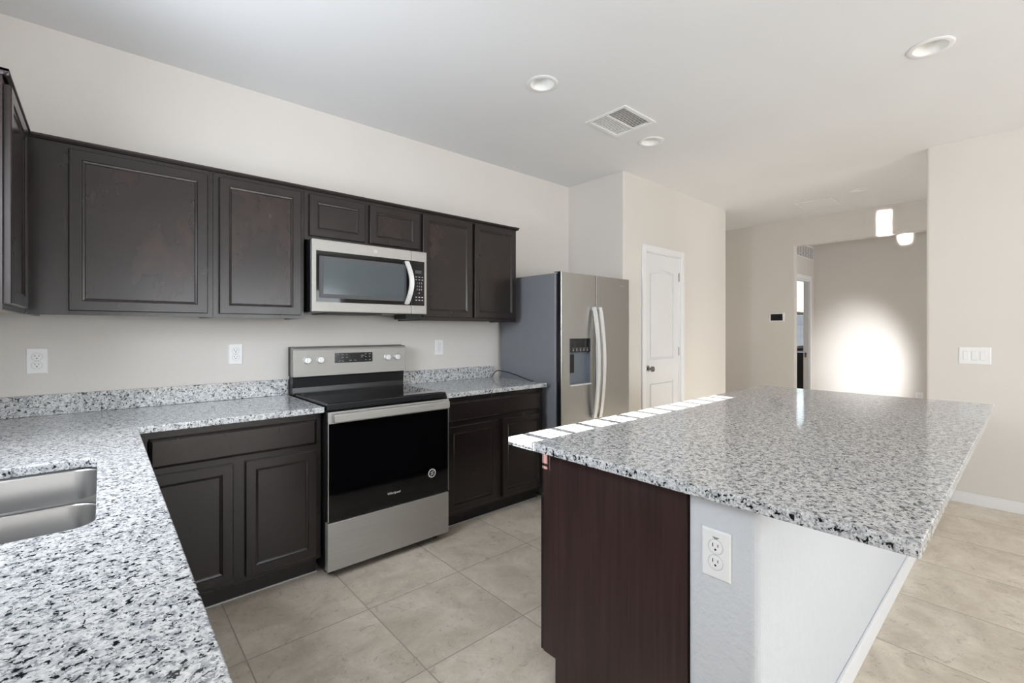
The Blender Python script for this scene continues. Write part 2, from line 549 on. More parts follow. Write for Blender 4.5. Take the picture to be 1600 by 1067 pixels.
# right wall and corridor
struct('wall_right', B(XR, XR + 0.14, YS, 0.570, 0, ZC, bev=0.018, seg=3, only='z'), 'wall', 'cream painted wall with the triple light switch')
OY1, OY0, OZ = 2.092, -0.40, 2.434
struct('wall_far', boxes([(XF, XF + 0.115, OY1, YA, 0, ZC), (XF, XF + 0.115, OY0, OY1, OZ, ZC), (XF, XF + 0.115, YS, OY0, 0, ZC)]), 'wall', 'cream far wall with thermostat and wide cased opening')
struct('wall_hall', B(XH, XH + 0.115, YS, YD, 0, ZC), 'wall', 'hall wall washed by a soft bright patch of light')
HX0, HX1 = 7.06, 7.72
struct('wall_hall_end', boxes([(XF + 0.115, HX0, YD, YD + 0.07, 0, ZC), (HX1, XH + 0.115, YD, YD + 0.07, 0, ZC), (HX0, HX1, YD, YD + 0.07, 2.045, ZC)]), 'wall', 'short hall end wall with return grille above a doorway')
# laundry room beyond the hall doorway, with its own window
LX0, LX1, LY, LZ0, LZ1 = 9.15, 10.05, 2.82, 1.00, 2.30
struct('wall_laundry', boxes([(XF + 0.115, LX0, LY, LY + 0.1, 0, ZC), (LX1, 12.0, LY, LY + 0.1, 0, ZC), (LX0, LX1, LY, LY + 0.1, 0, LZ0), (LX0, LX1, LY, LY + 0.1, LZ1, ZC),
                              (12.0, 12.1, YD, LY + 0.1, 0, ZC), (XH + 0.115, 12.0, YD - 0.1, YD, 0, ZC)]), 'wall', 'laundry room wall around a bright sash window')
struct('wall_front', boxes([(-0.66, 0.4, YS - 0.12, YS, 0, ZC), (3.6, XH + 0.1, YS - 0.12, YS, 0, ZC), (0.4, 3.6, YS - 0.12, YS, 2.15, ZC)]), 'wall', 'cream painted wall with the patio door opening')

# windows ------------------------------------------------
def window_frame(axis, a0, a1, z0, z1, d0, d1, t=0.04, bars=()):
    l = [(a0, a0 + t, z0, z1), (a1 - t, a1, z0, z1), (a0 + t, a1 - t, z0, z0 + t), (a0 + t, a1 - t, z1 - t, z1)] + list(bars)
    bm = bmesh.new()
    for A0, A1, Z0, Z1 in l:
        if axis == 'x': box(bm, d0, d1, A0, A1, Z0, Z1)
        else: box(bm, A0, A1, d0, d1, Z0, Z1)
    return bm
w1 = struct('window_1', window_frame('x', WY0 + 0.001, WY1 - 0.001, WZ0 + 0.001, WZ1 - 0.001, -0.655, -0.625, 0.012), 'trim', 'white framed window over the sink', 'window')
obj('window_pane', B(-0.643, -0.640, WY0 + 0.012, WY1 - 0.012, WZ0 + 0.012, WZ1 - 0.012), 'pane', w1)
w2 = struct('window_2', window_frame('y', LX0, LX1, LZ0, LZ1, LY + 0.02, LY + 0.07, 0.04, [(LX0, LX1, 1.60, 1.66)]), 'trim', 'white sash window seen through the hall doorway', 'window')
obj('window_pane', B(LX0 + 0.04, LX1 - 0.04, LY + 0.043, LY + 0.047, LZ0 + 0.04, LZ1 - 0.04), 'pane', w2)
obj('window_sill', B(LX0 - 0.03, LX1 + 0.03, LY - 0.05, LY + 0.02, LZ0 - 0.03, LZ0), 'grey_unit', w2, label='dark window sill')
w3 = struct('window_3', window_frame('y', 0.4, 3.6, 0.0, 2.15, YS - 0.09, YS - 0.03, 0.06, [(1.97, 2.03, 0.06, 2.09)]), 'trim', 'white framed sliding patio door', 'window')
obj('window_pane', B(0.46, 3.54, YS - 0.062, YS - 0.058, 0.06, 2.09), 'pane', w3)
# neighbouring house wall outside the laundry window
nb = bmesh.new()
for k in range(22):
    box(nb, 9.0, 19.5, LY + 2.0 + 0.012 * (k % 2), LY + 2.1, 0.1 * k - 0.4, 0.1 * k - 0.302)
struct('wall_neighbour', nb, 'siding', 'pale blue horizontal siding of the house outside', 'wall')
struct('ground', B(-14, 20, -16, 16, -0.35, -0.14), 'concrete', 'pale paved ground outside the house', 'ground')

# blind of the window over the sink
bl = thing('window_blind', 'white slatted blind hanging in the window over the sink', 'blind', (-0.59, (WY0 + WY1) / 2, WZ1))
obj('head_rail', B(-0.617, -0.565, WY0 + 0.004, WY1 - 0.004, WZ1 - 0.035, WZ1 - 0.002, 0.003), 'plastic_white', bl)
for k in range(14):
    zc = WZ1 - 0.0726 - 0.0497 * k
    if zc < WZ0 + 0.02: break
    bm = B(-0.0245, 0.0245, WY0 + 0.006, WY1 - 0.006, -0.0014, 0.0014)
    bmesh.ops.rotate(bm, verts=bm.verts, cent=(0, 0, 0), matrix=Matrix.Rotation(math.atan(SUN_T) - R(9), 3, 'Y'))
    bmesh.ops.translate(bm, verts=bm.verts, vec=(-0.591, 0, zc))
    obj('slat', bm, 'plastic_white', bl)

# baseboards
def base(name, a, label):
    struct(name, boxes(a, 0.003), 'trim', label, 'baseboard')
base('baseboard_right', [(XR - 0.013, XR - 0.0005, YS + 0.01, 0.555, 0.0, 0.083)], 'white baseboard along the wall with the light switch')
base('baseboard_far', [(XF - 0.013, XF - 0.0005, OY1 + 0.01, YA - 0.001, 0, 0.083)], 'white baseboard under the thermostat')
base('baseboard_hall', [(XH - 0.013, XH - 0.0005, YS + 0.02, YD - 0.001, 0, 0.083)], 'white baseboard along the bright hall wall')
base('baseboard_pantry', [(XP + 0.06, DX0 - 0.06, YP - 0.013, YP - 0.0005, 0, 0.083), (DX1 + 0.085, XQ - 0.005, YP - 0.013, YP - 0.0005, 0, 0.083)], 'white baseboard beside the pantry door')

# pantry door ------------------------------------------------
dr = struct('door_1', B(DX0 + 0.006, DX1 - 0.006, YP + 0.018, YP + 0.053, 0.01, DZ - 0.006, 0.002), 'door_white', 'white two-panel pantry door with satin knob', 'door')
lx0, lx1 = DX0 + 0.006, DX1 - 0.006
def panel_poly(ins, z0, z1, arch):
    a, b = lx0 + 0.105 + ins, lx1 - 0.105 - ins
    pts = [(a, z0 + ins), (b, z0 + ins), (b, z1 - ins - arch)]
    for k in range(1, 12):
        t = k / 12
        s = 2 * t - 1
        pts.append((b + (a - b) * t, z1 - ins - arch + arch * (math.cos(s * math.pi) * 0.5 + 0.5)))
    pts.append((a, z1 - ins - arch))
    return pts if arch else [(a, z0 + ins), (b, z0 + ins), (b, z1 - ins), (a, z1 - ins)]
PANELS = ((0.20, 0.81, 0.0), (1.03, 1.930, 0.024))
cut(dr, [prism(bmesh.new(), panel_poly(0, z0, z1, ar), 'y', YP + 0.0, YP + 0.028) for z0, z1, ar in PANELS])
for z0, z1, ar in PANELS:
    bm = prism(bmesh.new(), panel_poly(0.022, z0, z1, ar), 'y', YP + 0.0195, YP + 0.029, bev=0.007)
    obj('door_panel', bm, 'door_white', dr)
bm = bmesh.new()
for a, b in ((DX0 - 0.062, DX0), (DX1, DX1 + 0.062)):
    box(bm, a, b, YP - 0.016, YP - 0.0005, 0, DZ + 0.062, 0.004)
box(bm, DX0, DX1, YP - 0.016, YP - 0.0005, DZ, DZ + 0.062, 0.004)
for a, b in ((DX0, DX0 + 0.005), (DX1 - 0.005, DX1)): box(bm, a, b, YP, YP + 0.11, 0, DZ)
box(bm, DX0, DX1, YP, YP + 0.11, DZ - 0.005, DZ)
struct('trim_1', bm, 'trim', 'white casing around the pantry door', 'trim')
bm = bmesh.new()
kx, kz = lx0 + 0.068, 0.945
lathe(bm, (kx, YP + 0.018, kz), (0, -1, 0), [(0.033, 0), (0.033, 0.004), (0.028, 0.009), (0.012, 0.012), (0.010, 0.030), (0.016, 0.036), (0.026, 0.044), (0.029, 0.054), (0.026, 0.063), (0.014, 0.069), (0.0, 0.070)])
obj('door_knob', bm, 'chrome', dr, smooth=True)
for hz in (0.28, 1.10, 1.88):
    bm = bmesh.new()
    cyl(bm, (lx1 + 0.002, YP + 0.012, hz - 0.045), (lx1 + 0.002, YP + 0.012, hz + 0.045), 0.006, n=14)
    obj('hinge', bm, 'chrome', dr)

# hall doorway casing, strike and door leaf
bm = bmesh.new()
for a, b in ((HX0 - 0.06, HX0), (HX1, HX1 + 0.06)): box(bm, a, b, YD - 0.016, YD - 0.0005, 0, 2.045 + 0.06, 0.004)
box(bm, HX0, HX1, YD - 0.016, YD - 0.0005, 2.045, 2.105, 0.004)
box(bm, HX1 - 0.018, HX1 - 0.0005, YD, YD + 0.07, 0, 2.044)
box(bm, HX0 + 0.0005, HX0 + 0.018, YD, YD + 0.07, 0, 2.044)
box(bm, HX0 + 0.018, HX1 - 0.018, YD, YD + 0.07, 2.026, 2.044)
t2 = struct('trim_2', bm, 'trim', 'white casing around the hall doorway', 'trim')
obj('strike_plate', B(HX1 - 0.0215, HX1 - 0.0185, YD + 0.030, YD + 0.055, 0.925, 0.995), 'chrome', t2)

# ------------------------------------------------------------------ upper cabinets
YU, YUB = 2.825, YA - 0.002
Z0, Z1 = 1.389, 2.150
DT0, DT1 = 1.408, 2.121
def upper(name, label, x0, x1, z0, z1, doors, dz0, dz1, group=None):
    t = thing(name, label, 'cabinet', ((x0 + x1) / 2, YUB, z0), group)
    bm = bmesh.new()
    e = 0.0008
    box(bm, x0 + e, x0 + 0.018, YU + 0.019, YUB, z0, z1)
    box(bm, x1 - 0.018, x1 - e, YU + 0.019, YUB, z0, z1)
    box(bm, x0 + 0.018, x1 - 0.018, YU + 0.019, YUB, z1 - 0.018, z1)
    box(bm, x0 + 0.018, x1 - 0.018, YU + 0.019, YUB, z0 + 0.012, z0 + 0.030)
    box(bm, x0 + 0.018, x1 - 0.018, YUB - 0.008, YUB, z0 + 0.030, z1 - 0.018)
    obj('carcass', bm, 'wood', t)
    bm = bmesh.new()
    es = [x0 + e] + [v for d in doors for v in d] + [x1 - e]
    for a, b in zip(es[::2], es[1::2]):
        box(bm, a - (0.012 if a != es[0] else 0), b + (0.012 if b != es[-1] else 0), YU, YU + 0.0185, z0, z1)
    for a, b in zip(es[1::2], es[2::2]):
        box(bm, a + 0.012, b - 0.012, YU, YU + 0.0185, z0, dz0 + 0.012); box(bm, a + 0.012, b - 0.012, YU, YU + 0.0185, dz1 - 0.012, z1)
    obj('face_frame', bm, 'wood', t)
    for a, b in doors:
        shaker(t, FA(YU), a, b, dz0, dz1)
    return t
upper('corner_wall_cabinet', 'dark espresso wall cabinet with one wide door in the corner', -0.2372, 0.434, Z0, Z1, [(-0.107, 0.409)], DT0, DT1)
upper('wall_cabinet', 'dark espresso wall cabinet with one narrow stained door beside the microwave', 0.434, 0.885, Z0, Z1, [(0.460, 0.864)], DT0, DT1)
upper('bridge_cabinet', 'short dark espresso wall cabinet with two small doors above the microwave', 0.885, 1.655, 1.853, Z1, [(0.912, 1.250), (1.283, 1.640)], 1.876, DT1)
upper('double_wall_cabinet', 'dark espresso wall cabinet with two tall doors next to the fridge', 1.655, 2.550, Z0, Z1, [(1.669, 2.093), (2.116, 2.535)], DT0 + 0.008, DT1 + 0.010)
# return run on the window wall
XU = -0.238
t = thing('window_wall_cabinet', 'dark espresso wall cabinet on the window wall, seen end on', 'cabinet', (XB_, 2.6, Z0))
EY = 2.205
bm = boxes([(XB_ + 0.002, XU - 0.0195, EY, EY + 0.018, Z0, Z1), (XB_ + 0.002, XU - 0.0195, EY + 0.018, YUB - 0.001, Z1 - 0.018, Z1), (XB_ + 0.002, XU - 0.0195, EY + 0.018, YUB - 0.001, Z0 + 0.016, Z0 + 0.03)])
obj('carcass', bm, 'wood', t)
obj('underside', B(XB_ + 0.004, XU - 0.020, EY + 0.019, 2.82, Z0 + 0.004, Z0 + 0.014), 'pale_wood', t, label='unfinished pale wood underside')
obj('face_frame', boxes([(XU - 0.019, XU, EY, 2.27, Z0, Z1), (XU - 0.019, XU, 2.60, 2.823, Z0, Z1), (XU - 0.019, XU, 2.27, 2.60, Z0, DT0 + 0.012), (XU - 0.019, XU, 2.27, 2.60, DT1 - 0.012, Z1)]), 'wood', t)
shaker(t, FB(XU), EY + 0.012, 2.66, DT0, DT1)
# crown strip along both runs
bm = bmesh.new()
for (px, d) in (((YU, -1), 'x'),):
    prism(bm, [(YU - 0.004, Z1 - 0.006), (YU - 0.008, Z1 - 0.006), (YU - 0.016, Z1 + 0.004), (YU - 0.016, Z1 + 0.012), (YU + 0.02, Z1 + 0.012), (YU + 0.02, Z1 + 0.0008), (YU - 0.004, Z1 + 0.0008)], 'x', XU + 0.0, 2.572)
    prism(bm, [(XU + 0.004, Z1 - 0.006), (XU + 0.008, Z1 - 0.006), (XU + 0.016, Z1 + 0.004), (XU + 0.016, Z1 + 0.012), (XU - 0.02, Z1 + 0.012), (XU - 0.02, Z1 + 0.0008), (XU + 0.004, Z1 + 0.0008)], 'y', EY - 0.016, YU + 0.02)
prism(bm, [(EY - 0.004, Z1 - 0.006), (EY - 0.008, Z1 - 0.006), (EY - 0.016, Z1 + 0.004), (EY - 0.016, Z1 + 0.012), (EY + 0.02, Z1 + 0.012), (EY + 0.02, Z1 + 0.0008), (EY - 0.004, Z1 + 0.0008)], 'x', XB_ + 0.002, XU + 0.016)
prism(bm, [(2.554, Z1 - 0.012), (2.558, Z1 - 0.012), (2.573, Z1 + 0.006), (2.573, Z1 + 0.012), (2.52, Z1 + 0.012), (2.52, Z1 + 0.0008), (2.554, Z1 + 0.0008)], 'y', YU - 0.02, YUB)
single('crown_strip', bm, 'wood_dark', 'thin dark crown strip along the tops of the wall cabinets', 'molding')

# ------------------------------------------------------------------ base cabinets
YC = 2.540
def base_cab(name, label, x0, x1, dz, doors, drawers):
    t = thing(name, label, 'cabinet', ((x0 + x1) / 2, YUB, 0))
    e = 0.001
    bm = boxes([(x0 + e, x0 + 0.018, YC + 0.019, YUB, 0.105, 0.882), (x1 - 0.018, x1 - e, YC + 0.019, YUB, 0.105, 0.882),
                (x0 + 0.018, x1 - 0.018, YC + 0.019, YUB, 0.105, 0.123), (x0 + 0.018, x1 - 0.018, YUB - 0.01, YUB, 0.123, 0.882)])
    obj('carcass', bm, 'wood', t)
    bm = bmesh.new()
    es = [x0 + e] + [v for d in doors for v in d] + [x1 - e]
    for a, b in zip(es[::2], es[1::2]):
        box(bm, a - (0.012 if a != es[0] else 0), b + (0.012 if b != es[-1] else 0), YC, YC + 0.0185, 0.103, 0.882)
    for a, b in zip(es[1::2], es[2::2]):
        for z0, z1 in ((0.103, 0.140), (0.672, 0.728), (0.840, 0.882)):
            box(bm, a + 0.012, b - 0.012, YC, YC + 0.0185, z0, z1)
    obj('face_frame', bm, 'wood', t)
    obj('toe_kick', B(x0 + e, x1 - e, 2.612, 2.628, 0.004, 0.102), 'wood_dark', t)
    obj('caulk_line', B(x0 + e, x1 - e, 2.606, 2.6115, 0.0, 0.006), 'plastic_shadow', t)
    for a, b in doors: shaker(t, FA(YC), a, b, 0.128, 0.687, mats=('wood', 'wood'))
    for a, b in drawers: slab(t, FA(YC), a, b, 0.718, 0.850)
    return t
base_cab('corner_base_cabinet', 'dark espresso base cabinet between the sink counter and the range', 0.075, 0.884, 0, [(0.137, 0.470), (0.522, 0.856)], [(0.153, 0.856)])
base_cab('base_cabinet', 'dark espresso base cabinet between the range and the fridge', 1.656, 2.572, 0, [(1.683, 2.103), (2.156, 2.555)], [(1.683, 2.555)])
# sink cabinet under the sink counter
t = thing('sink_cabinet', 'dark espresso sink base cabinet under the granite sink counter', 'cabinet', (XB_ + 0.3, 1.4, 0))
X1 = 0.072
bm = boxes([(XB_ + 0.002, X1 - 0.0195, 0.402, 0.420, 0.105, 0.882), (XB_ + 0.002, X1 - 0.0195, 2.49, 2.508, 0.105, 0.882), (XB_ + 0.002, X1 - 0.0195, 0.42, 2.49, 0.105, 0.123), (XB_ + 0.002, XB_ + 0.012, 0.42, 2.49, 0.123, 0.882)])
obj('carcass', bm, 'wood', t)
doors = [(0.43, 0.80), (0.84, 1.21), (1.25, 1.64), (1.66, 2.05)]
bm = bmesh.new()
es = [0.402] + [v for d in doors for v in d] + [2.537]
for a, b in zip(es[::2], es[1::2]): box(bm, X1 - 0.0185, X1, a - (0.009 if a != es[0] else 0), b + (0.009 if b != es[-1] else 0), 0.103, 0.882)
for a, b in zip(es[1::2], es[2::2]):
    for z0, z1 in ((0.103, 0.140), (0.672, 0.728), (0.840, 0.882)): box(bm, X1 - 0.0185, X1, a + 0.009, b - 0.009, z0, z1)
obj('face_frame', bm, 'wood', t)
obj('toe_kick', B(X1 - 0.09, X1 - 0.074, 0.402, 2.50, 0.0, 0.102), 'wood_dark', t)
for a, b in doors:
    shaker(t, FB(X1), a, b, 0.128, 0.687, mats=('wood', 'wood')); slab(t, FB(X1), a, b, 0.718, 0.850)

# ------------------------------------------------------------------ granite tops
ZT0, ZT1 = 0.884, 0.914
YF, XE = 2.494, 0.115
SX0, SX1, SY0, SY1 = -0.430, -0.009, 1.308, 2.004
bm = prism(bmesh.new(), [(XB_ + 0.001, 0.36), (XE, 0.36), (XE, YF), (0.886, YF), (0.886, YA - 0.001), (XB_ + 0.001, YA - 0.001)], 'z', ZT0, ZT1)
ct = obj('sink_countertop', bm, 'granite')
ct['label'] = 'speckled grey granite L-shaped countertop with the steel sink cut into it'; ct['category'] = 'countertop'
cut(ct, [prism(bmesh.new(), rrect(SX0, SX1, SY0, SY1, 0.045), 'z', ZT0 - 0.02, ZT1 + 0.02)], bev=0.004)
bs = obj('backsplash', B(XB_ + 0.022, 0.884, YA - 0.021, YA - 0.001, ZT1 + 0.0005, 1.013, 0.002), 'granite', ct)
obj('backsplash', B(XB_ + 0.001, XB_ + 0.021, 0.36, YA - 0.001, ZT1 + 0.0005, 1.013, 0.002), 'granite', ct)
ct2 = single('range_countertop', B(1.656, 2.575, YF, YA - 0.001, ZT0, ZT1, 0.004, 3), 'granite', 'short speckled granite countertop between the range and the fridge', 'countertop')
obj('backsplash', B(1.656, 2.560, YA - 0.021, YA - 0.001, ZT1 + 0.0005, 1.013, 0.002), 'granite', ct2)
IX0, IX1, IY0, IY1 = 1.167, 3.660, 0.142, 1.336
single('island_countertop', B(IX0, IX1, IY0, IY1, ZT0, ZT1, 0.0035, 3), 'granite', 'wide speckled grey granite top on the island', 'countertop')

# sink -------------------------------------------------------
sk = thing('sink', 'stainless steel double bowl undermount sink in the granite counter', 'sink', ((SX0 + SX1) / 2, (SY0 + SY1) / 2, 0.884))
def bowl(x0, x1, y0, y1, zb, grow):
    bm = bmesh.new()
    ztop = 0.8825
    prof = [(grow, ztop), (0.008, ztop - 0.0004), (0.003, ztop - 0.003), (0.0, ztop - 0.009), (-0.006, ztop - 0.10), (-0.012, zb + 0.04), (-0.022, zb + 0.015), (-0.045, zb + 0.003), (-0.08, zb)]
    rs = []
    for off, z in prof:
        r = max(0.02, 0.062 + off)
        rs.append([bm.verts.new((x, y, z)) for x, y in rrect(x0 - off, x1 + off, y0 - off, y1 + off, r, 8)])
    n = len(rs[0])
    for a, b in zip(rs, rs[1:]):
        for i in range(n): bm.faces.new((a[i], a[(i + 1) % n], b[(i + 1) % n], b[i]))
    bm.faces.new(rs[-1])
    o = obj('bowl', bm, 'sink_steel', sk, smooth=True)
    md = o.modifiers.new('thick', 'SOLIDIFY'); md.thickness = 0.0012; md.offset = -1
    bm = bmesh.new()
    lathe(bm, ((x0 + x1) / 2, (y0 + y1) / 2, zb + 0.0005), (0, 0, 1), [(0.045, 0), (0.045, 0.003), (0.036, 0.004), (0.034, 0.001), (0.0, 0.001)])
    obj('drain', bm, 'chrome', sk, smooth=True)
fl = obj('flange', prism(bmesh.new(), rrect(SX0 - 0.03, SX1 + 0.03, SY0 - 0.03, SY1 + 0.03, 0.06), 'z', 0.8812, 0.8822), 'sink_steel', sk)
cut(fl, [prism(bmesh.new(), rrect(SX0 - 0.007, SX1 + 0.007, 1.639, SY1 + 0.007, 0.063), 'z', 0.87, 0.89), prism(bmesh.new(), rrect(SX0 - 0.007, SX1 + 0.007, SY0 - 0.007, 1.619, 0.063), 'z', 0.87, 0.89)])
bowl(SX0 - 0.006, SX1 + 0.006, 1.640, SY1 + 0.006, 0.68, 0.010)
bowl(SX0 - 0.006, SX1 + 0.006, SY0 - 0.006, 1.618, 0.68, 0.010)

# ------------------------------------------------------------------ island
IW = 1.25
wi = bmesh.new()
box(wi, IW, 3.60, 0.462, 0.655, 0, ZT0 - 0.001, 0.02, 4, only='z')
struct('wall_island', wi, 'white_texture', 'white textured half wall carrying the island top', 'wall')
struct('baseboard_island', boxes([(IW + 0.02, 3.60, 0.449, 0.4615, 0, 0.085)], 0.003), 'trim', 'white baseboard at the foot of the island half wall', 'baseboard')
t = thing('island_cabinet', 'dark espresso island cabinet with a wide grained end panel', 'cabinet', (2.4, 0.95, 0))
pts = [(0.657, 0.0), (1.168, 0.0), (1.168, 0.113), (1.228, 0.113), (1.228, ZT0 - 0.001), (0.657, ZT0 - 0.001)]
obj('end_panel', prism(bmesh.new(), pts, 'x', IW, IW + 0.016), 'wood_end', t, label='reddish dark wood end panel with vertical grain')
obj('end_panel', prism(bmesh.new(), pts, 'x', 3.58, 3.596), 'wood_end', t)
obj('carcass', boxes([(IW + 0.0165, 3.5795, 0.657, 0.667, 0.115, 0.882), (IW + 0.0165, 3.5795, 0.667, 1.208, 0.115, 0.133)]), 'wood', t)
obj('toe_kick', B(IW + 0.0165, 3.5795, 1.152, 1.168, 0, 0.1145), 'wood_dark', t)
bm = bmesh.new()
ds = [(1.254, 1.80), (1.83, 2.39), (2.42, 2.98), (3.01, 3.594)]
for a, b in ((IW + 0.0165, 1.275), (1.79, 1.84), (2.38, 2.43), (2.97, 3.02), (3.55, 3.5795)): box(bm, a, b, 1.2085, 1.228, 0.115, 0.882)
for z0, z1 in ((0.115, 0.14), (0.672, 0.728), (0.84, 0.882)):
    for a, b in ((1.275, 1.79), (1.84, 2.38), (2.43, 2.97), (3.02, 3.55)): box(bm, a, b, 1.2085, 1.228, z0, z1)
obj('face_frame', bm, 'wood', t)
for a, b in ds:
    shaker(t, FI(1.2285), a, b, 0.113, 0.690, mats=('wood', 'wood')); slab(t, FI(1.2285), a, b, 0.705, 0.858)

# ------------------------------------------------------------------ electric range
RX0, RX1, RF = 0.8895, 1.6465, 2.459
t = thing('range', 'stainless steel electric range with black glass oven door', 'range', ((RX0 + RX1) / 2, 2.8, 0))
obj('body', boxes([(RX0 + 0.001, RX1 - 0.001, RF + 0.043, 3.10, 0.035, 0.890)]), 'black', t)
for x in (RX0 + 0.05, RX1 - 0.05):
    for y in (RF + 0.09, 3.03):
        bm = bmesh.new(); cyl(bm, (x, y, 0), (x, y, 0.0345), 0.017, n=16); obj('foot', bm, 'black_matte', t)
ck = obj('cooktop', B(RX0 + 0.006, RX1 - 0.002, 2.487, 3.02, 0.8905, 0.928, 0.005, 3), 'black', t)
obj('glass_top', B(RX0 + 0.018, RX1 - 0.014, 2.502, 3.010, 0.9283, 0.9305, 0.0008), 'cooktop', ck)
# backguard
gx0, gx1 = 0.886, 1.654
bm = prism(bmesh.new(), [(3.125, 0.905), (3.05, 0.905), (3.055, 0.960), (3.048, 1.020), (3.045, 1.030), (3.125, 1.030)], 'x', gx0 + 0.004, gx1 - 0.004)
bg = obj('backguard', bm, 'black', t)
bm = prism(bmesh.new(), [(3.120, 1.0305), (3.028, 1.0305), (3.0295, 1.194), (3.034, 1.206), (3.044, 1.213), (3.120, 1.213)], 'x', gx0, gx1, bev=0.004, seg=2)
cp = obj('control_panel', bm, 'steel', bg)
obj('panel_trim', prism(bmesh.new(), [(3.122, 1.03), (3.09, 1.03), (3.09, 1.2165), (3.122, 1.2165)], 'x', gx0 - 0.004, gx1 + 0.004, bev=0.004), 'black', bg)
py = 3.0288
obj('display', B(1.141, 1.401, py - 0.001, py + 0.004, 1.107, 1.172, 0.0006), 'screen', bg)
bm = bmesh.new()
for x, z, w, h in ((1.160, 1.160, .010, .004), (1.187, 1.160, .012, .004), (1.215, 1.160, .012, .004), (1.190, 1.143, .008, .006), (1.217, 1.143, .008, .006), (1.168, 1.123, .030, .002), (1.165, 1.116, .012, .003), (1.190, 1.116, .012, .003),
                   (1.238, 1.121, .016, .004), (1.270, 1.121, .016, .004), (1.318, 1.152, .022, .004), (1.318, 1.140, .014, .004), (1.347, 1.160, .010, .004), (1.375, 1.160, .012, .004), (1.347, 1.143, .009, .006), (1.375, 1.143, .009, .006), (1.347, 1.121, .010, .003), (1.376, 1.121, .012, .005)):
    obj('display_legend', B(x, x + w, py - 0.0016, py - 0.0008, z - h / 2, z + h / 2), 'legend_dim', bg)
for kx in (0.966, 1.047, 1.510, 1.583):
    bm = bmesh.new()
    lathe(bm, (kx, 3.0295, 1.133), (0, -1, 0), [(0.0235, 0), (0.0235, 0.004), (0.0215, 0.006), (0.0205, 0.020), (0.018, 0.0235), (0.0, 0.0235)], n=28)
    k = obj('knob', bm, 'steel_bright', bg, smooth=True)
    obj('knob_grip', B(kx - 0.005, kx + 0.005, 3.0295 - 0.033, 3.0295 - 0.0235, 1.133 - 0.018, 1.133 + 0.018, 0.002), 'steel_bright', k)
# oven door
od = obj('oven_door', B(RX0 + 0.001, RX1 - 0.001, RF + 0.004, RF + 0.042, 0.306, 0.889, 0.003), 'black', t)
obj('door_glass', B(RX0 + 0.006, RX1 - 0.006, RF, RF + 0.0038, 0.310, 0.826, 0.001), 'black_glass', od)
for x in (RX0, RX1 - 0.0055): obj('door_edge', B(x, x + 0.0055, RF - 0.001, RF + 0.0038, 0.31, 0.826), 'steel_v', od)
obj('door_band', B(RX0, RX1, RF - 0.004, RF + 0.0038, 0.8265, 0.8885, 0.002), 'steel', od)
hb = B(RX0 + 0.020, RX1 - 0.020, RF - 0.046, RF - 0.028, 0.836, 0.882, 0.006, 3)
for x in (RX0 + 0.028, RX1 - 0.028): box(hb, x - 0.008, x + 0.008, RF - 0.030, RF - 0.0045, 0.840, 0.878)
obj('door_handle', hb, 'steel', od)
text(od, 'logo', 'Whirlpool', 0.0195, (1.268, RF - 0.0006, 0.381), (R(90), 0, 0), 'legend', shear=0.15)
bm = bmesh.new()
cyl(bm, (1.524, RF - 0.0008, 0.442), (1.524, RF, 0.442), 0.027, n=40)
bd = obj('badge', bm, 'legend', od)
bm = bmesh.new()
lathe(bm, (1.524, RF - 0.0009, 0.442), (0, -1, 0), [(0.0205, 0), (0.0205, 0.0002), (0.0, 0.0002)], n=36)
obj('badge_centre', bm, 'black_matte', bd)
bm = bmesh.new()
for s, dz in ((1, 0.0065), (1, -0.0065)):
    pts = []
    for k in range(13):
        u = -0.0125 + 0.025 * k / 12
        pts.append((1.524 + u, 0.442 + dz + 0.0045 * math.sin(u / 0.0125 * 1.4) + 0.0035 * math.cos(u / 0.0125 * 1.57)))
    for k in range(12, -1, -1):
        u = -0.0125 + 0.025 * k / 12
        pts.append((1.524 + u, 0.442 + dz + 0.0045 * math.sin(u / 0.0125 * 1.4) - 0.0035 * math.cos(u / 0.0125 * 1.57) - 0.0002))
    prism(bm, pts, 'y', RF - 0.0016, RF - 0.0011)
obj('badge_mark', bm, 'legend', bd)
obj('storage_drawer', B(RX0, RX1, RF, RF + 0.04, 0.046, 0.301, 0.003), 'steel', t)

# ------------------------------------------------------------------ microwave
MX0, MX1, MF, MZ0, MZ1 = 0.901, 1.653, 2.735, 1.430, 1.848
t = thing('microwave', 'stainless steel over-the-range microwave with dark window', 'microwave', ((MX0 + MX1) / 2, 2.95, MZ0))
obj('body', B(MX0 + 0.002, MX1 - 0.002, MF + 0.032, 3.146, MZ0 - 0.004, MZ1), 'black', t)
obj('bottom_grille', boxes([(MX0 + 0.10, MX1 - 0.30, MF + 0.05, 3.05, MZ0 - 0.010, MZ0 - 0.0045), (MX1 - 0.13, MX1 - 0.01, MF + 0.05, 2.95, MZ0 - 0.034, MZ0 - 0.0045)]), 'black_matte', t)
SE = 1.5365
md_ = obj('door', B(MX0, SE - 0.001, MF, MF + 0.031, MZ0, MZ1, 0.003), 'steel', t)
obj('door_glass', B(MX0 + 0.023, SE - 0.0012, MF - 0.002, MF - 0.0003, 1.486, 1.782), 'black_glass', md_)
bm = bmesh.new()
rings(bm, FA(MF - 0.0022), 0.940, 1.500, 1.510, 1.752, [(0, 0.0), (0, 0.0014), (0.022, 0.0004)])
obj('window_bezel', bm, 'grey_unit', md_)
obj('window_screen', B(0.964, 1.478, MF - 0.0040, MF - 0.0024, 1.533, 1.729), 'mw_window', md_)
bm = bmesh.new()
hp = [(1.497 + 0.018 * math.sin(math.pi * k / 16), MF - 0.012 - 0.034 * math.sin(math.pi * k / 16), 1.495 + 0.275 * k / 16) for k in range(17)]
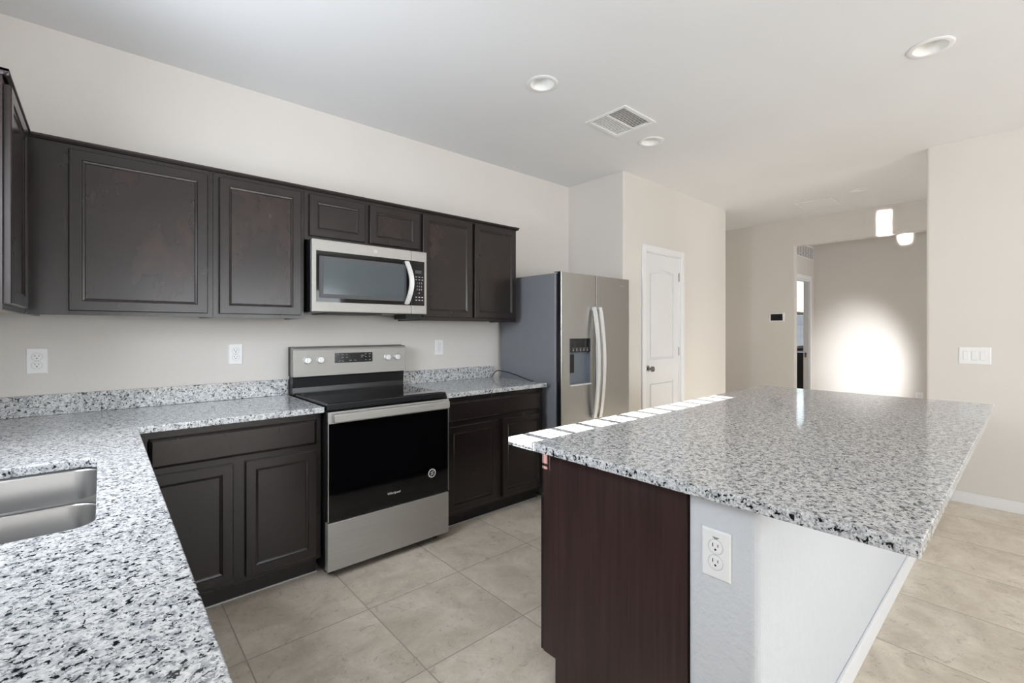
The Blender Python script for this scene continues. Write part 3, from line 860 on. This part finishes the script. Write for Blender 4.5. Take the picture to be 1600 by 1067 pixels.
def strap(bm, pts, w, th):
    rows = []
    for i, p in enumerate(pts):
        p = Vector(p)
        d = (Vector(pts[min(i + 1, len(pts) - 1)]) - Vector(pts[max(i - 1, 0)])).normalized()
        u = Vector((1, 0, 0)); v = d.cross(u).normalized()
        rows.append([bm.verts.new(p + u * a * w / 2 + v * b * th / 2) for a, b in ((-1, -1), (1, -1), (1, 1), (-1, 1))])
    for a, b in zip(rows, rows[1:]):
        for k in range(4): bm.faces.new((a[k], a[(k + 1) % 4], b[(k + 1) % 4], b[k]))
    bm.faces.new(rows[0]); bm.faces.new(rows[-1][::-1])
    es = [e for e in bm.edges if len(e.link_faces) == 2 and e.calc_face_angle(0) > 1.0]
    bmesh.ops.recalc_face_normals(bm, faces=bm.faces)
    bmesh.ops.bevel(bm, geom=es, offset=min(w, th) * 0.25, segments=2, profile=0.5, affect='EDGES')
    return bm
strap(bm, hp, 0.030, 0.012)
for z in (1.500, 1.765): box(bm, 1.488, 1.508, MF - 0.014, MF - 0.0025, z - 0.008, z + 0.008)
obj('door_handle', bm, 'steel_bright', md_)
bm = bmesh.new()
lathe(bm, (1.285, MF - 0.0001, 1.815), (0, -1, 0), [(0.011, 0), (0.011, 0.0006), (0.0095, 0.0006), (0.0095, 0)], n=30, cap=False)
box(bm, 1.278, 1.292, MF - 0.0008, MF - 0.0002, 1.8135, 1.8165)
obj('logo', bm, 'steel_bright', md_)
cpn = obj('control_panel', B(SE + 0.001, MX1, MF, MF + 0.031, MZ0, MZ1, 0.003), 'steel', t)
obj('keypad', B(SE + 0.0012, MX1 - 0.019, MF - 0.002, MF - 0.0003, 1.486, 1.782), 'black_glass', cpn)
obj('display', B(1.562, 1.612, MF - 0.0026, MF - 0.0021, 1.700, 1.722), 'grey_unit', cpn)
for r_, row in enumerate(('1 2 3', '4 5 6', '7 8 9', '0')):
    text(cpn, 'key_legend', row, 0.016, (1.595, MF - 0.0024, 1.636 - 0.022 * r_), (R(90), 0, 0), 'legend', extrude=0.0002, spacing=1.25)
bm = bmesh.new()
for r_ in range(2):
    for c_ in range(3): obj('key', B(1.566 + 0.023 * c_, 1.578 + 0.023 * c_, MF - 0.0027, MF - 0.0021, 1.675 - 0.018 * r_, 1.679 - 0.018 * r_), 'legend', cpn)
for r_ in range(2):
    for c_ in range(3): obj('key', B(1.566 + 0.023 * c_, 1.578 + 0.023 * c_, MF - 0.0027, MF - 0.0021, 1.540 - 0.020 * r_, 1.545 - 0.020 * r_), 'legend', cpn)

# ------------------------------------------------------------------ fridge
FX0, FX1, FF, FZ = 2.634, 3.530, 2.400, 1.772
SM = 3.055
t = thing('refrigerator', 'stainless steel side-by-side refrigerator with ice and water dispenser', 'refrigerator', ((FX0 + FX1) / 2, 2.8, 0))
obj('body', B(FX0 - 0.010, FX1 - 0.004, FF + 0.052, 3.10, 0.02, FZ - 0.007, 0.004), 'fridge_side', t, label='matte grey side and top')
obj('gasket', boxes([(FX0 + 0.008, FX1 - 0.012, FF + 0.040, FF + 0.0515, 0.06, FZ - 0.012)]), 'black_matte', t)
obj('hinge_cover', boxes([(FX0 + 0.002, FX0 + 0.05, FF + 0.02, FF + 0.08, FZ + 0.0005, FZ + 0.006)], 0.002), 'fridge_side', t)
obj('base_grille', B(FX0 + 0.01, FX1 - 0.02, FF + 0.03, FF + 0.05, 0.02, 0.058), 'black_matte', t)
bm = bmesh.new()
def door_box(x0, x1):
    b_ = box(bmesh.new(), x0, x1, FF, FF + 0.040, 0.062, FZ, 0.003, 2, only='z')
    b_.normal_update()
    for f in b_.faces:
        c = f.calc_center_median()
        if f.normal.y > -0.9 and abs(c.x - FX0) > 0.01 or c.y > FF + 0.004: f.material_index = 1  # seam bevels set black so the gap's shade sits in the colour
    return b_
dl = obj('freezer_door', door_box(FX0, SM - 0.003), ['steel_v', 'black'], t)
DX_0, DX_1, DZ_0, DZ_1 = 2.731, 2.985, 0.884, 1.257
cut(dl, [B(DX_0, DX_1, FF - 0.02, FF + 0.034, DZ_0 + 0.012, DZ_1)])
dsp = obj('dispenser', boxes([(DX_0 + 0.0005, DX_1 - 0.0005, FF + 0.032, FF + 0.0338, DZ_0 + 0.0125, 1.145), (DX_0 + 0.0005, DX_0 + 0.003, FF + 0.001, FF + 0.032, DZ_0 + 0.0125, 1.145), (DX_1 - 0.003, DX_1 - 0.0005, FF + 0.001, FF + 0.032, DZ_0 + 0.0125, 1.145)]), 'cavity', dl)
obj('dispenser_controls', B(DX_0 + 0.0005, DX_1 - 0.0005, FF - 0.002, FF + 0.0335, 1.146, DZ_1 - 0.0005, 0.001), 'screen', dl)
bm = bmesh.new()
for k in range(5):
    x = 2.772 + 0.043 * k
    lathe(bm, (x, FF - 0.0021, 1.164), (0, -1, 0), [(0.008, 0), (0.008, 0.0004), (0.0, 0.0004)], n=18)
    box(bm, x - 0.012, x + 0.012, FF - 0.0026, FF - 0.0021, 1.178, 1.181)
obj('dispenser_icons', bm, 'legend_dim', dl)
obj('dispenser_paddle', boxes([(2.748, 2.800, FF + 0.012, FF + 0.030, 0.985, 1.130)], 0.004), 'black_matte', dsp)
obj('drip_tray', B(DX_0, DX_1, FF - 0.014, FF + 0.0335, DZ_0, DZ_0 + 0.0115, 0.002), 'steel_bright', dl)
dr2 = obj('fridge_door', door_box(SM + 0.003, FX1), ['steel_v', 'black'], t)
for nm, x, d in (('freezer', 3.012, dl), ('fridge', 3.085, dr2)):
    bm = bmesh.new()
    pts = [(x, FF - 0.020 - 0.045 * math.sin(math.pi * k / 20) ** 0.8, 0.605 + 0.905 * k / 20) for k in range(21)]
    strap(bm, pts, 0.036, 0.014)
    for z in (0.618, 1.497): box(bm, x - 0.010, x + 0.010, FF - 0.024, FF - 0.0005, z - 0.012, z + 0.012)
    obj('handle', bm, 'steel_bright', d)
text(dr2, 'logo', 'Whirlpool', 0.016, (3.425, FF - 0.0005, 1.708), (R(90), 0, 0), 'legend', extrude=0.0003, shear=0.15)
bm = bmesh.new()
for x in (FX0 + 0.06, FX1 - 0.06):
    for y in (FF + 0.12, 3.02):
        bm = bmesh.new(); cyl(bm, (x, y, 0), (x, y, 0.0195), 0.02, n=16); obj('foot', bm, 'black_matte', t)

# black cord looping over the counter beside the fridge
bm = tube(bmesh.new(), spline([(2.535, 3.118, 0.9195), (2.532, 3.100, 0.935), (2.533, 3.075, 0.962), (2.545, 3.045, 0.976), (2.575, 2.98, 0.970), (2.592, 2.88, 0.950), (2.592, 2.78, 0.930), (2.578, 2.69, 0.9185), (2.560, 2.63, 0.9180)], 6), 0.0036, 8)
single('power_cord', bm, 'black_matte', 'black power cord looping over the granite beside the fridge', 'cord', smooth=True)

# ------------------------------------------------------------------ outlets, switches, thermostat
def make_outlet(label, pw=0.074, ph=0.122):
    t = thing('outlet', label, 'outlet', (0, 0, 0), None)
    bm = bmesh.new()
    rings(bm, FA(0), -pw / 2, pw / 2, -ph / 2, ph / 2, [(0, 0.0005), (0, 0.003), (0.004, 0.0062)])
    obj('cover_plate', bm, 'plastic_white', t)
    for s in (1, -1):
        z = 0.0195 * s
        bm = bmesh.new()
        pts = []
        for k in range(28):
            a = 2 * math.pi * k / 28
            pts.append((0.0172 * math.cos(a), z + max(-0.0140, min(0.0140, 0.0172 * math.sin(a)))))
        prism(bm, pts, 'y', -0.0078, -0.0058, bev=0.0006, seg=1)
        r_ = obj('receptacle', bm, 'plastic_white', t)
        bm = boxes([(-0.0075, -0.0055, -0.0081, -0.0070, z + 0.000, z + 0.009), (0.0055, 0.0073, -0.0081, -0.0070, z + 0.001, z + 0.008)])
        cyl(bm, (0, -0.0081, z - 0.0065), (0, -0.0070, z - 0.0065), 0.0027, n=14)
        obj('slots', bm, 'hole', r_)
        bm = bmesh.new()
        lathe(bm, (0, -0.0062, z), (0, -1, 0), [(0.0195, 0), (0.0195, 0.0003), (0.0178, 0.0003), (0.0178, 0)], n=32, cap=False)
        obj('seam', bm, 'plastic_shadow', r_)
    bm = bmesh.new(); cyl(bm, (0, -0.0068, 0), (0, -0.0058, 0), 0.003, n=14)
    obj('screw', bm, 'plastic_shadow', t)
    return t
def clone(o, parent=None):
    c = o.copy(); C.objects.link(c)
    if parent: c.parent = parent
    for ch in list(o.children): clone(ch, c)
    return c
o0 = make_outlet('white duplex outlet on the wall above the corner of the sink counter')
o0.location = (-0.228, YA, 1.175)
G = 'duplex wall outlets'
o0['group'] = G
def put(o, lab, loc, rz=0.0, sc=1.0):
    c = clone(o); c['label'] = lab; c.location = loc; c.rotation_euler = (0, 0, R(rz)); c.scale = (sc, sc, sc)
    return c
put(o0, 'white duplex outlet on the wall just beside the range control panel', (0.598, YA, 1.180))
put(o0, 'white duplex outlet above the short granite counter near the fridge', (2.018, YA, 1.187))
oi = put(o0, 'white duplex outlet on the end of the island half wall', (IW, 0.571, 0.714), -90, 1.08)
put(o0, 'white duplex outlet low on the bright hall wall', (XH, 0.985, 0.452), -90, 1.0)
# small triangular sticker at the top of the island outlet's plate
bm = prism(bmesh.new(), [(-0.0085, 0.0440), (0.0095, 0.0440), (0.003, 0.0385), (-0.003, 0.0385)], 'y', -0.0066, -0.0060)
st = obj('sticker', bm, 'legend_dim', None); st.parent = oi

t = thing('light_switch', 'white triple rocker light switch on the wall beyond the island', 'light switch', (XR, 0.2955, 1.129))
f = Face((XR, 0, 0), (0, 1, 0), (-1, 0, 0))
bm = bmesh.new(); rings(bm, f, 0.208, 0.383, 1.065, 1.193, [(0, 0.0005), (0, 0.003), (0.004, 0.0062)])
obj('cover_plate', bm, 'plastic_white', t)
for k in range(3):
    yc = 0.2955 + 0.046 * (k - 1)
    bm = bmesh.new(); rings(bm, f, yc - 0.0180, yc + 0.0180, 1.0945, 1.1635, [(0, 0.0063), (0, 0.0066), (0.001, 0.0068)])
    obj('rocker_seam', bm, 'plastic_shadow', t)
    bm = bmesh.new(); rings(bm, f, yc - 0.0165, yc + 0.0165, 1.096, 1.162, [(0, 0.0069), (0, 0.008), (0.002, 0.0094)])
    obj('rocker', bm, 'plastic_white', t)

t = thing('thermostat', 'white framed control pad with dark screen on the far wall', 'thermostat', (XF, 2.298, 1.495))
f = Face((XF, 0, 0), (0, 1, 0), (-1, 0, 0))
bm = bmesh.new(); rings(bm, f, 2.203, 2.393, 1.433, 1.557, [(0, 0.0005), (0, 0.016), (0.006, 0.022)])
obj('housing', bm, 'plastic_white', t)
bm = bmesh.new(); rings(bm, f, 2.221, 2.368, 1.453, 1.540, [(0, 0.0222), (0, 0.024)])
obj('screen', bm, 'screen', t)

# ------------------------------------------------------------------ ceiling fittings
def make_light(label, rad):
    t = thing('recessed_light', label, 'ceiling light', (0, 0, 0))
    bm = bmesh.new()
    lathe(bm, (0, 0, 0), (0, 0, -1), [(rad, 0.0005), (rad, 0.003), (rad * 0.93, 0.007), (rad * 0.74, 0.005), (rad * 0.72, 0.0005)], n=48, cap=False)
    obj('trim_ring', bm, 'plastic_white', t, smooth=True)
    bm = bmesh.new()
    lathe(bm, (0, 0, -0.001), (0, 0, 1), [(rad * 0.72, 0), (rad * 0.66, 0.03), (rad * 0.56, 0.055), (0.0, 0.055)], n=48, cap=False)
    obj('baffle', bm, 'lens', t, smooth=True)
    return t
spots = [(1.947, 1.925, 0.094, 'white recessed ceiling light above the floor near the range'),
         (3.171, 1.958, 0.096, 'white recessed ceiling light beside the slatted air vent'),
         (3.190, 0.352, 0.096, 'white recessed ceiling light above the white half wall side of the island'),
         (5.868, 1.205, 0.080, 'small white recessed ceiling light at the hall opening')]
l0 = make_light(spots[0][3], 0.094)
hole = []
for i, (x, y, r, lab) in enumerate(spots):
    o = l0 if i == 0 else clone(l0)
    o.location = (x, y, ZC); o['label'] = lab; o['group'] = 'recessed ceiling lights'
    s = r / 0.094
    o.scale = (s, s, s)
    bm = bmesh.new(); cyl(bm, (x, y, ZC - 0.02), (x, y, ZC + 0.062), r * 0.722, n=48); hole.append(bm)
VX0, VX1, VY0, VY1 = 2.528, 2.893, 1.747, 2.080
hole.append(B(VX0 + 0.025, VX1 - 0.025, VY0 + 0.025, VY1 - 0.025, ZC - 0.02, ZC + 0.05))
cut(ceil, hole)
def vent(name, label, x0, x1, y0, y1, n, dark, tilt):
    t = thing(name, label, 'air vent', ((x0 + x1) / 2, (y0 + y1) / 2, ZC))
    w = 0.028
    bm = boxes([(x0, x1, y0, y0 + w, ZC - 0.008, ZC - 0.0005), (x0, x1, y1 - w, y1, ZC - 0.008, ZC - 0.0005), (x0, x0 + w, y0 + w, y1 - w, ZC - 0.008, ZC - 0.0005), (x1 - w, x1, y0 + w, y1 - w, ZC - 0.008, ZC - 0.0005)], 0.002)
    ym = (y0 + y1) / 2
    box(bm, x0 + w, x1 - w, ym - 0.008, ym + 0.008, ZC - 0.007, ZC - 0.001)
    obj('frame', bm, 'plastic_white', t)
    for (a, b, s) in ((y0 + w + 0.001, ym - 0.0085, tilt[0]), (ym + 0.0085, y1 - w - 0.001, tilt[1])):
        bm = bmesh.new()
        for k in range(n):
            xc = x0 + w + (x1 - x0 - 2 * w) * (k + 0.5) / n
            q = B(-0.0075, 0.0075, a, b, -0.0008, 0.0008)
            bmesh.ops.rotate(q, verts=q.verts, cent=(0, 0, 0), matrix=Matrix.Rotation(R(s), 3, 'Y'))
            bmesh.ops.translate(q, verts=q.verts, vec=(xc, 0, ZC + 0.002))
            me = bpy.data.meshes.new('tmp'); q.to_mesh(me); q.free(); bm.from_mesh(me); bpy.data.meshes.remove(me)
        obj('louvers', bm, 'plastic_white', t)
    if dark: obj('duct', boxes([(x0 + 0.0255, x1 - 0.0255, y0 + 0.0255, y1 - 0.0255, ZC + 0.040, ZC + 0.048), (x0 + 0.0255, x0 + 0.0275, y0 + 0.0275, y1 - 0.0275, ZC + 0.010, ZC + 0.040), (x1 - 0.0275, x1 - 0.0255, y0 + 0.0275, y1 - 0.0275, ZC + 0.010, ZC + 0.040), (x0 + 0.0255, x1 - 0.0255, y0 + 0.0255, y0 + 0.0275, ZC + 0.010, ZC + 0.040), (x0 + 0.0255, x1 - 0.0255, y1 - 0.0275, y1 - 0.0255, ZC + 0.010, ZC + 0.040)]), 'hole', t)  # near-black liner puts the duct's inner shade into its colour
    return t
vent('ceiling_vent', 'square white slatted air vent in the kitchen ceiling', VX0, VX1, VY0, VY1, 15, True, (-14, -2))
t = thing('ceiling_register', 'plain white closed register in the ceiling before the hall opening', 'air vent', (6.14, 1.63, ZC))
bm = bmesh.new(); rings(bm, Face((0, 0, 0), (1, 0, 0), (0, -1, 0)), 0, 0.1, 0, 0.1, [(0, 0), (0, 0.1)]); bm.free()
x0, x1, y0, y1 = 5.955, 6.340, 1.450, 1.822
obj('frame', boxes([(x0, x1, y0, y0 + 0.03, ZC - 0.010, ZC - 0.0005), (x0, x1, y1 - 0.03, y1, ZC - 0.010, ZC - 0.0005), (x0, x0 + 0.03, y0 + 0.03, y1 - 0.03, ZC - 0.010, ZC - 0.0005), (x1 - 0.03, x1, y0 + 0.03, y1 - 0.03, ZC - 0.010, ZC - 0.0005)], 0.002), 'plastic_white', t)
bm = bmesh.new()
for k in range(18):
    xa = x0 + 0.031 + (x1 - x0 - 0.062) * k / 18
    box(bm, xa, xa + (x1 - x0 - 0.062) / 18 - 0.002, y0 + 0.031, y1 - 0.031, ZC - 0.006, ZC - 0.001)
obj('damper', bm, 'trim', t)
# return grille over the hall doorway
t = thing('return_grille', 'white return air grille high over the hall doorway', 'air vent', (7.45, YD, 2.44))
f = FA(YD)
gx0, gx1, gz0, gz1 = 7.02, 7.90, 2.350, 2.545
obj('frame', boxes([(gx0, gx1, YD - 0.010, YD - 0.0005, gz0, gz0 + 0.015), (gx0, gx1, YD - 0.010, YD - 0.0005, gz1 - 0.015, gz1), (gx0, gx0 + 0.02, YD - 0.010, YD - 0.0005, gz0 + 0.015, gz1 - 0.015), (gx1 - 0.02, gx1, YD - 0.010, YD - 0.0005, gz0 + 0.015, gz1 - 0.015)]), 'plastic_white', t)
obj('backing', B(gx0 + 0.021, gx1 - 0.021, YD - 0.003, YD - 0.0006, gz0 + 0.016, gz1 - 0.016), 'hole', t)  # dark sheet on the solid wall in place of a shaded opening
bm = bmesh.new()
for k in range(9):
    z = gz0 + 0.022 + 0.0185 * k
    box(bm, gx0 + 0.021, gx1 - 0.021, YD - 0.010, YD - 0.0035, z, z + 0.0085)
for k in range(7): box(bm, gx0 + 0.13 + 0.11 * k, gx0 + 0.138 + 0.11 * k, YD - 0.0105, YD - 0.0034, gz0 + 0.016, gz1 - 0.016)
obj('louvers', bm, 'plastic_white', t)

# unidentified dark shape below the far window, built as a plain grey box
t = thing('plain_grey_unit', 'dark grey boxy unit below the window beyond the hall doorway', 'unidentified_unit', (9.3, 2.5, 0))
obj('body', B(8.55, 9.20, 2.30, 2.80, 0.02, 0.93, 0.01), 'grey_unit', t)
obj('lid', B(8.56, 9.19, 2.295, 2.79, 0.931, 0.955, 0.006), 'grey_unit', t)
for x in (8.57, 9.13):
    for y in (2.32, 2.73): obj('foot', B(x, x + 0.05, y, y + 0.05, 0, 0.0195), 'black_matte', t)
